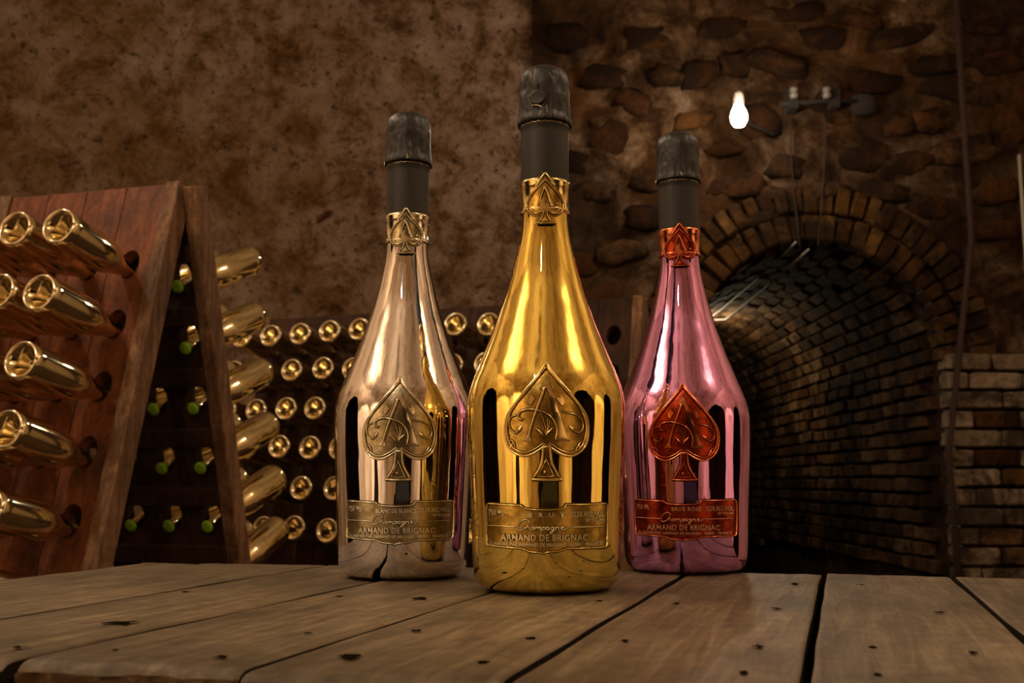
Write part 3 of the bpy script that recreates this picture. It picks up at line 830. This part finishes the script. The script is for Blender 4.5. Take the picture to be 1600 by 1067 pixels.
def hero(name, loc, rotz, label, glass, bright, field, groove, mid, style):
    r = empty(name, loc, rotz)
    tag(r, label, 'bottle')
    segs = 160
    # body: skin, foot and the hollow punt under it
    prof = [(0.0001, 0.022), (0.012, 0.019), (0.022, 0.010), (0.028, 0.003), (0.032, 0.0006), (0.0355, 0.0)]
    top = [(r_, z_) for z_, r_ in PZ if z_ > 0.0015 and z_ < zsil(300)-Z0+0.004]
    # smooth the profile
    dense = []
    pts = [(0.0355, 0.0)] + top
    dense = smooth_path([(a*1000, b*1000) for a, b in pts], False, 2.0)
    prof = prof[:-1] + [(a/1000, b/1000) for a, b in dense]
    m = MB(); m.lathe(prof, segs); g = fix_normals(m.build('glass_body', glass, r, True))
    zc = zsil(210)-Z0; zb1 = zsil(297.5)-Z0; zb0 = zsil(347)-Z0
    Rn = rpx(36.8, zc)
    m = MB(); m.lathe([(Rn-0.0002, zb1-0.012), (Rn, zb1-0.002), (Rn, zb1+0.01), (Rn+0.0001, zc-0.006), (Rn, zc-0.003), (Rn+0.0007, zc-0.0018), (Rn+0.0006, zc), (Rn-0.001, zc+0.004)], 96)
    fix_normals(m.build('neck_sleeve', SLEEVE, r, True))
    # capsule with crumpled foil
    cp = [(209,41.6),(206,41.8),(201,41.2),(197,40.2),(190,39.5),(180,39.2),(165,39),(150,38.8),(142,38.2),(135,36.8),(129,34.2),(124,30.5),(120.5,25),(118.5,18),(117.6,9),(117.3,0.1)]
    cz = [(rpx(b, zsil(a)), zsil(a)-Z0) for a, b in cp]
    cz = [(cz[0][0]-0.0035, cz[0][1]+0.001)] + cz
    cz = [(a/1000, b/1000) for a, b in smooth_path([(a*1000, b*1000) for a, b in cz], False, 0.9)]
    sd = style*9.7
    def jit(a, rr, z):
        low = max(0, 1-(z-zc)/0.02)
        n = noise.fractal(Vector((math.cos(a)*2.6+sd, math.sin(a)*2.6, z*90)), 0.8, 2.0, 4)*0.0006
        n += noise.noise(Vector((math.cos(a)*9+sd, math.sin(a)*9, z*25)))*0.00055*low
        n += 0.00035*math.sin(a*(14+style)+z*60)*math.exp(-((z-zc-0.008)/0.007)**2)
        return n*min(1, rr/0.008)
    m = MB(); m.lathe(cz, 144, jit); cap = fix_normals(m.build('capsule', FOIL, r, True))
    Rc = rpx(39.3, zc+0.015)
    if style == 0:
        m = MB(); q = rpx(39.6, zc)      # round stamped button with its pull tab and wire
        a0 = -PI/2-0.28
        def on(a, z, h): return ((q+h)*math.cos(a), (q+h)*math.sin(a), z)
        zb = zsil(176)-Z0; n = 24; rb = 0.0052; st = len(m.v)
        m.v.append(on(a0, zb, 0.0010))
        for f_, hh in ((0.7, 0.0010), (0.88, 0.0013), (1.0, 0.0006), (1.02, -0.0006)):
            for k in range(n):
                t = 2*PI*k/n; m.v.append(on(a0+rb*f_*math.cos(t)/q, zb+rb*f_*math.sin(t), hh))
        for k in range(n): m.f.append((st, st+1+k, st+1+(k+1) % n))
        for l in range(3):
            for k in range(n): m.f.append((st+1+l*n+k, st+1+(l+1)*n+k, st+1+(l+1)*n+(k+1) % n, st+1+l*n+(k+1) % n))
        m.build('button', FOIL, cap, True)
        m = MB()
        m.tube([on(a0, zb+0.0045, 0.0004), on(a0, zb+0.009, 0.0006), on(a0, zb+0.012, 0.0002)], 0.00035, 6)
        m.build('tear_tab', FOIL, cap, True)
        m = MB()
        m.tube([on(a0-0.25, zb-0.0048, 0.0004), on(a0, zb-0.0054, 0.0011), on(a0+0.12, zb-0.0062, 0.0013), on(a0+0.15, zb-0.0085, 0.0010)], 0.00035, 6)
        m.build('wire', RIMGOLD, cap, True)
    else:
        m = MB(); a0 = -PI/2-0.12+0.1*style; q = rpx(39.2, zc)
        pts = [((q+0.0004+0.0003*math.sin(k*1.3))*math.cos(a0+0.03*math.sin(k)), (q+0.0004)*math.sin(a0+0.03*math.sin(k)), zc+0.002+0.029*k/9) for k in range(10)]
        m.tube(pts, 0.0005, 6); m.build('foil_seam', FOIL, cap, True)
        m = MB()
        m.tube([((q+0.0012)*math.cos(a0+0.05), (q+0.0012)*math.sin(a0+0.05), zc+0.0052), ((q+0.0014)*math.cos(a0+0.05), (q+0.0014)*math.sin(a0+0.05), zc+0.0015), ((q+0.0012)*math.cos(a0+0.16), (q+0.0012)*math.sin(a0+0.16), zc+0.003)], 0.0003, 6)
        m.build('wire', RIMGOLD, cap, True); m = MB()
        m.tube([((q+0.001)*math.cos(PI+0.25), (q+0.001)*math.sin(PI+0.25), zc+0.003), ((q+0.0013)*math.cos(PI+0.25), (q+0.0013)*math.sin(PI+0.25), zc-0.001)], 0.00045, 6)
        m.build('wire', RIMGOLD, cap, True)
    m = MB(); pts = []                   # twisted wire under the capsule
    for k in range(73):
        a = 2*PI*k/72; pts.append(((Rn+0.0006+0.0002*math.sin(a*20))*math.cos(a), (Rn+0.0006+0.0002*math.sin(a*20))*math.sin(a), zc-0.0006+0.0004*math.sin(a*23)))
    m.tube(pts, 0.00028, 5); m.build('wire_ring', RIMGOLD, cap, True)
    # neck band
    Rb = rpx(37.6, zb1)
    e = 0.0006
    m = MB(); m.lathe([(Rb-0.0016, zb0-0.0002), (Rb+0.0002, zb0), (Rb+e, zb0+0.0007), (Rb+e, zb0+0.0016), (Rb+0.0002, zb0+0.0022), (Rb+0.0005, zb0+0.0030), (Rb-0.0001, zb0+0.0036),
                       (Rb, (zb0+zb1)/2), (Rb-0.0001, zb1-0.0048), (Rb+0.0006, zb1-0.0042), (Rb+0.0002, zb1-0.0034), (Rb+e, zb1-0.0026), (Rb+e*1.1, zb1-0.0010), (Rb+0.0003, zb1), (Rb-0.0014, zb1+0.0002)], 96)
    band = fix_normals(m.build('neck_band', bright, r, True))
    def mk(key, nm, mat, par):
        md = MESHES[key] if isinstance(key, str) else key
        o = md.build(nm, mat, par, True); fix_normals(o)
        return o
    ne = mk('nplate', 'neck_emblem', field, r); mk('ngroove', 'emblem_groove', groove, ne); mk('nrim', 'emblem_rim', bright, ne); mk('nletter', 'emblem_letter', bright, ne)
    se = mk('plate', 'spade_emblem', field, r); mk('groove', 'emblem_groove', groove, se); mk('rim', 'emblem_rim', bright, se); mk('letter', 'emblem_letter', bright, se); mk('ornament', 'emblem_ornament', bright, se)
    lp = mk('label', 'label_plate', field, r); mk('bgroove', 'border_groove', groove, lp); mk('border', 'label_border', bright, lp); mk(lettering(mid, True), 'lettering_groove', groove, lp)
    lt = mk(lettering(mid), 'lettering', LETTERS[style], lp)
    return r

G_GLASS = metal('gold_glass', (1.0, 0.77, 0.20), 0.032, 0.34, 0.0014)
S_GLASS = metal('silver_glass', (0.90, 0.86, 0.90), 0.032, 0.34, 0.0014)
P_GLASS = metal('pink_glass', (0.84, 0.40, 0.88), 0.032, 0.34, 0.0014)
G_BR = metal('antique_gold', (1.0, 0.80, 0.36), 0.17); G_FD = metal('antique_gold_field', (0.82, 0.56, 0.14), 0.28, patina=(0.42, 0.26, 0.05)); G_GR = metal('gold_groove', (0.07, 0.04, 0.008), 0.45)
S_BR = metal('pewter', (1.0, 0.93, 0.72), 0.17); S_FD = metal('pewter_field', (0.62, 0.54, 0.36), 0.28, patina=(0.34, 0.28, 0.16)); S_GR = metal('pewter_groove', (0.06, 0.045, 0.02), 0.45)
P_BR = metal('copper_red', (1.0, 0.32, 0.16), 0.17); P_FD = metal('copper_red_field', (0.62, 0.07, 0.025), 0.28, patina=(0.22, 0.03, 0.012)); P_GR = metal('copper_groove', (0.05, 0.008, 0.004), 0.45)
LETTERS = [metal('gold_letters', (1.0, 0.90, 0.55), 0.42), metal('pewter_letters', (1.0, 0.97, 0.85), 0.42), metal('copper_letters', (1.0, 0.50, 0.32), 0.42)]
hero('champagne_bottle', (0.0215, DG, 0), -math.radians(1.4), 'tall mirror-gold champagne bottle with gold spade emblem, in the middle and nearest',
     G_GLASS, G_BR, G_FD, G_GR, ('B R U T', 590, 1010, 1.5), 0)
hero('champagne_bottle', (-0.0768, 0.758, 0), math.radians(1.5), 'mirror-silver champagne bottle with pewter spade emblem beside the gold one',
     S_GLASS, S_BR, S_FD, S_GR, ('BLANC DE BLANCS', 500, 1040, 1.0), 1)
hero('champagne_bottle', (0.1300, 0.803, 0), -math.radians(9.0), 'mirror-pink champagne bottle with red copper spade emblem near the tunnel arch',
     P_GLASS, P_BR, P_FD, P_GR, ('BRUT ROSÉ', 610, 1030, 1.1), 2)

# ------------------------------------------------------------------ riddling racks
BLEN = 0.31
bprof = [(0.0001,0.255),(0.004,0.253),(0.012,0.262),(0.021,0.277),(0.028,0.289),(0.0325,0.2945),(0.0355,0.2955),(0.0385,0.294),(0.0402,0.289),(0.0405,0.280),(0.0400,0.276),(0.0403,0.270),(0.0407,0.21),(0.0407,0.155),
         (0.0395,0.150),(0.036,0.132),(0.030,0.112),(0.023,0.092),(0.0180,0.075),(0.0155,0.060),(0.0145,0.045),(0.0142,0.012),(0.0150,0.011),(0.0150,0.004),(0.010,0.003)]
m = MB(); m.lathe(bprof, 40); RB_ME = fix_normals(m.build('glass_body', RACKGOLD, None, True)).data
bpy.data.objects.remove(bpy.data.objects[RB_ME.name] if RB_ME.name in bpy.data.objects else C.objects[-1])
m = MB(); m.lathe([(0.0001,0.0),(0.011,0.0),(0.0145,0.0012),(0.0158,0.006),(0.0150,0.0075)], 24, lambda a, r, z: (0.0004*math.sin(a*12) if r > 0.014 else 0)); CAP_O = m.build('crown_cap', GREEN, None, True)
CAP_ME = CAP_O.data; bpy.data.objects.remove(CAP_O)
m = MB(); m.tube([(0.0355*math.cos(2*PI*k/40), 0.0355*math.sin(2*PI*k/40), 0.2942) for k in range(41)], 0.0034, 8); RIM_O = m.build('base_rim', RIMGOLD, None, True)
RIM_ME = RIM_O.data; bpy.data.objects.remove(RIM_O)
ORD = ['first', 'second', 'third', 'fourth', 'fifth', 'sixth', 'seventh', 'eighth', 'ninth', 'tenth', 'eleventh', 'twelfth', 'thirteenth']
def rack_bottle(tip, axis, label, group):
    r = empty('champagne_bottle', tip)
    r.rotation_euler = Vector(axis).to_track_quat('Z', 'Y').to_euler()
    tag(r, label, 'bottle', group)
    inst(RB_ME, 'glass_body', r); inst(RIM_ME, 'base_rim', r); inst(CAP_ME, 'crown_cap', r)
    return r

def tile(mb, u0, u1, w0, w1, hc, hr, y0, y1, mapf, k=20):
    """a rectangle with a round hole through it, from depth y0 to y1"""
    cu, cw = hc; ru, rw = hr; outer = []; inner = []
    for i in range(k):
        a = 2*PI*(i+0.5)/k - PI; c, s = math.cos(a), math.sin(a)
        inner.append((cu+ru*c, cw+rw*s))
        # project on the rectangle
        tx = ((u1-cu) if c > 0 else (cu-u0))/max(abs(c), 1e-6); tw = ((w1-cw) if s > 0 else (cw-w0))/max(abs(s), 1e-6)
        t = min(tx, tw); outer.append([cu+t*c, cw+t*s])
    # snap the outline to the corners
    for (ux, wx) in ((u0, w0), (u1, w0), (u0, w1), (u1, w1)):
        j = min(range(k), key=lambda q: math.hypot(outer[q][0]-ux, outer[q][1]-wx)); outer[j] = [ux, wx]
    st = len(mb.v)
    for (a, b) in outer: mb.v.append(mapf(a, y0, b))
    for (a, b) in inner: mb.v.append(mapf(a, y0, b))
    for (a, b) in inner: mb.v.append(mapf(a, y1, b))
    for (a, b) in outer: mb.v.append(mapf(a, y1, b))
    for i in range(k):
        j = (i+1) % k
        mb.f.append((st+i, st+j, st+k+j, st+k+i)); mb.f.append((st+k+i, st+k+j, st+2*k+j, st+2*k+i)); mb.f.append((st+2*k+i, st+2*k+j, st+3*k+j, st+3*k+i))

def riddling_rack(loc, theta, cols, rows, pitch_w, first_w, colw, label, front_from=0, back_cols=0, H=1.5, SP=0.40, gname='', post=0.036, which=('front', 'back'), fe=12, be=16, skip=(), dark=False, bu=0.0, by=0.0, bsp=None):
    """an A-shaped rack; local x runs to its right end (0), -y is the face towards the room"""
    root = empty('riddling_rack', loc, -theta); tag(root, label, 'rack')
    W = cols*colw + 2*post; L = math.hypot(H, SP)
    T = 0.032
    Rz = Matrix.Rotation(-theta, 3, 'Z')
    SP0, hsh = SP, 0.0
    for side in which:
        SP = (bsp or SP0) if side == 'back' else SP0; uo = bu if side == 'back' else 0.0; L = math.hypot(H, SP); hsh = 0.018 if side == 'back' else 0.0
        sg = -1 if side == 'front' else 1
        # panel frame: s measured down the slope from the ridge, q = outward normal
        ds = Vector((0, sg*SP/L, -H/L)); qn = Vector((0, sg*H/L, SP/L))
        org = Vector((0, sg*0.012, H))
        def mp(u, q, s, ds=ds, qn=qn, org=org, uo=uo): 
            p = org + ds*s + qn*q; return (u+uo, p.y, p.z)
        def bar(nm, mat, u0, u1, q0, q1, s0, s1, jit=0.0):
            mb = MB(); vs = [mp(u, q, s) for s in (s0, s1) for q in (q0, q1) for u in (u0, u1)]
            mb.add(vs, [(0, 1, 3, 2), (4, 6, 7, 5), (0, 4, 5, 1), (2, 3, 7, 6), (0, 2, 6, 4), (1, 5, 7, 3)])
            o = fix_normals(mb.build(nm, mat, root)); md = o.modifiers.new('bev', 'BEVEL'); md.width = 0.003; md.segments = 2
            return o
        bar('post', RACKP, -post, 0, -0.035, 0.018, 0, L); bar('post', RACKP, -W, -W+post, -0.035, 0.018, 0, L)
        for c in range(cols):
            u1 = -post-c*colw-0.0012; u0 = u1-colw+0.0024
            mb = MB(); s = 0.005; hs = [first_w+k*pitch_w for k in range(rows)]
            edges = [0.005]+[h+pitch_w*0.5 for h in hs]
            # board above the first hole row belongs to the first tile
            for k, hrow in enumerate(hs):
                tile(mb, u0, u1, edges[k], edges[k+1], ((u0+u1)/2+hsh, hrow), (0.026, 0.036), 0.012, 0.012-T, mp)
            ztop = edges[0]; zb = edges[-1]
            for (a, b) in ((zb, L-0.03),):
                vs = [mp(u, q, s_) for s_ in (a, b) for q in (0.012, 0.012-T) for u in (u0, u1)]
                mb.add(vs, [(0, 1, 5, 4), (2, 6, 7, 3), (4, 5, 7, 6), (0, 4, 6, 2), (1, 3, 7, 5)])
            for uu in (u0, u1):
                mb.add([mp(uu, 0.012, ztop), mp(uu, 0.012-T, ztop), mp(uu, 0.012-T, zb), mp(uu, 0.012, zb)], [(0, 1, 2, 3)])
            mb.add([mp(u0, 0.012, ztop), mp(u1, 0.012, ztop), mp(u1, 0.012-T, ztop), mp(u0, 0.012-T, ztop)], [(0, 1, 2, 3)])
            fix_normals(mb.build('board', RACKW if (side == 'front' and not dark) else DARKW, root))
        if side == 'back':
            for k in range(rows):
                sk = first_w+k*pitch_w
                bar('slat', DARKW, -W+post, -post, -0.040, 0.012-T, sk-0.075, sk-0.03)
        ncol = cols if side == 'front' else back_cols
        el = math.radians(fe if side == 'front' else be)
        for c in range(ncol):
            for k in range(rows):
                if (side, k, c) in skip: continue
                u = -post-(c+0.5)*colw
                hp = Vector(mp(u+hsh, 0.0, first_w+k*pitch_w+0.017))
                ax = Vector((by if side == 'back' else 0, sg*math.cos(el), math.sin(el)))
                ax = (ax + Vector((random.uniform(-.02, .02), 0, random.uniform(-.02, .02)))).normalized()
                tip = hp - ax*0.042
                Wp = Vector(loc) + Rz @ tip
                face = 'facing the table' if side == 'front' else 'on the far side'
                rack_bottle(Wp, Rz @ ax, f'gold bottle {face} in the {gname}, {ORD[k]} row, {ORD[c]} from right', f'gold bottles {face} of the {gname}')
    return root

riddling_rack((-0.76, 2.40, FLOOR_Z), math.radians(16), 4, 6, 0.147, 0.208, 0.108, 'near A-shaped wooden riddling rack at the left, with dark round holes',
              back_cols=3, gname='near wooden rack', bu=0.035, by=0.10, bsp=0.44, be=24)
riddling_rack((0.45, 3.52, FLOOR_Z), math.radians(20), 12, 6, 0.137, 0.140, 0.118, 'far dark wooden riddling rack along the wall behind the silver bottle',
              back_cols=0, gname='far wooden rack', H=1.43, fe=10, dark=True, skip=[('front', 0, 0), ('front', 0, 1), ('front', 0, 2)])

# ------------------------------------------------------------------ lamps, pipes and cables
def bulb_lamp(name, p, label, cat='lamp', hang=None, r=0.038):
    t = empty(name, p); tag(t, label, cat)
    m = MB(); m.lathe([(0.0001, -r*1.5), (r*0.6, -r*1.3), (r*0.95, -r*0.7), (r, -r*0.1), (r*0.85, r*0.5), (r*0.55, r*1.1), (r*0.45, r*1.5)], 24); m.build('bulb', BULB, t, True)
    m = MB(); m.lathe([(0.0001, r*3.0), (r*0.3, r*3.0), (r*0.62, r*2.5), (r*0.66, r*1.4), (r*0.45, r*1.3)], 20); m.build('socket', PORC, t, True)
    if hang: m = MB(); m.tube([(0, 0, r*2.9), (0, 0, hang-p[2]+0.12)], 0.005, 6); m.build('cord', IRON, t)
    return t
wl = bulb_lamp('wall_lamp', WALL_LAMP, 'glowing bare bulb on the iron bracket high on the stone wall')
m = MB(); m.tube([(0, 0, 0.10), (0.02, 0.10, 0.12), (0.12, 0.30, 0.06), (0.24, 0.33, 0.02)], 0.007, 6); m.build('arm', IRON, wl, True)
tl_ = bulb_lamp('tunnel_lamp', TUN_LAMP, 'small bulb glowing under the tunnel vault behind the pink bottle', r=0.022)
m = MB(); m.tube([(0, 0, 0.06), (0, 0, 0.12)], 0.004, 6); m.build('cord', IRON, tl_)
for p, e, txt in LAMPS:
    t = bulb_lamp('hanging_lamp', (p[0], p[1], p[2]+0.13), txt, hang=2.9)
    t['group'] = 'hanging bulbs of the cellar'

bx_, bz_, _ = on_wall(1232, 168); cx_, cz_, _ = on_wall(1325, 162)
br = empty('iron_bracket', (bx_, YB-0.04, bz_)); tag(br, 'dark iron cable bracket with two porcelain insulators on the stone wall', 'bracket')
dx_ = cx_-bx_
m = MB(); m.tube([(-0.07, -0.06, -0.02), (dx_*0.5, -0.05, 0.0), (dx_+0.05, -0.02, 0.01)], 0.011, 8); m.build('bar', IRON, br, True)
m = MB(); m.box((-0.02, -0.07, -0.04), (0.02, 0.04, 0.065)); m.build('hook', IRON, br)
m = MB(); m.box((dx_*0.62, -0.06, -0.03), (dx_*0.62+0.04, 0.04, 0.06)); m.build('hook', IRON, br)
for q in (-0.005, dx_*0.62-0.03):
    m = MB(); m.lathe([(0.0001, 0.035), (0.018, 0.033), (0.022, 0.02), (0.015, 0.01), (0.022, 0.0), (0.018, -0.02), (0.0001, -0.022)], 16)
    o = m.build('insulator', PORC, br, True); o.location = (q, -0.085, 0.02)
m = MB(); m.lathe([(0.0001, 0.05), (0.07, 0.04), (0.085, -0.02), (0.06, -0.05), (0.0001, -0.055)], 12); o = m.build('junction_box', IRON, br, True); o.location = (dx_+0.06, 0.0, 0.0); o.scale = (0.8, 0.5, 1)

def cable(name, pts, r, mat, label, cat='cable'):
    m = MB(); m.tube(pts, r, 8); o = m.build(name, mat, None, True); tag(o, label, cat); return o
def wp(px, py, dy=0.03): 
    x, z, _ = on_wall(px, py, YB-dy); return (x, YB-dy, z)
cable('cable', [wp(1234,185,.07), wp(1236,240,.05), wp(1240,300,.05), wp(1246,350,.06), wp(1250,386,.09)], 0.004, IRON, 'thin dark cable hanging from the bracket to the arch crown')
cable('cable', [wp(1289,185,.07), wp(1288,250,.05), wp(1284,320,.05), wp(1278,384,.09)], 0.004, PIPE, 'rust-brown cable hanging from the bracket, right of the dark one')
cable('cable', [(AX-0.10, YB-0.08, AZ+AR-0.02), (AX-0.09, YB+0.8, AZ+AR-0.035), (AX-0.07, TUN_LAMP[1]-0.2, TUN_LAMP[2]+0.10), (TUN_LAMP[0], TUN_LAMP[1], TUN_LAMP[2]+0.09)], 0.0045, CABLE, 'upper of the two pale cables running into the tunnel')
cable('cable', [(AX-0.04, YB-0.08, AZ+AR-0.055), (AX-0.03, YB+0.8, AZ+AR-0.07), (AX-0.02, TUN_LAMP[1]-0.2, TUN_LAMP[2]+0.05), (TUN_LAMP[0]+0.02, TUN_LAMP[1]+0.02, TUN_LAMP[2]+0.08)], 0.0045, CABLE, 'lower of the two pale cables running into the tunnel')
a, b = wp(1493, 0, 0.11), wp(1500, 900, 0.11)
cable('drain_pipe', [(a[0], a[1], CEIL-0.05), (a[0]+0.01, a[1], 1.2), (b[0]-0.02, b[1], 0.2), (b[0], b[1], FLOOR_Z)], 0.014, PIPE, 'thin dark rusty pipe running down the stone wall', 'pipe')
a = wp(1596, 300, 0.08)
cable('conduit', [(a[0], a[1], 1.62), (a[0], a[1], 0.6), (a[0]+0.01, a[1], FLOOR_Z)], 0.008, CABLE, 'pale thin conduit on the wall at the far right edge', 'pipe')
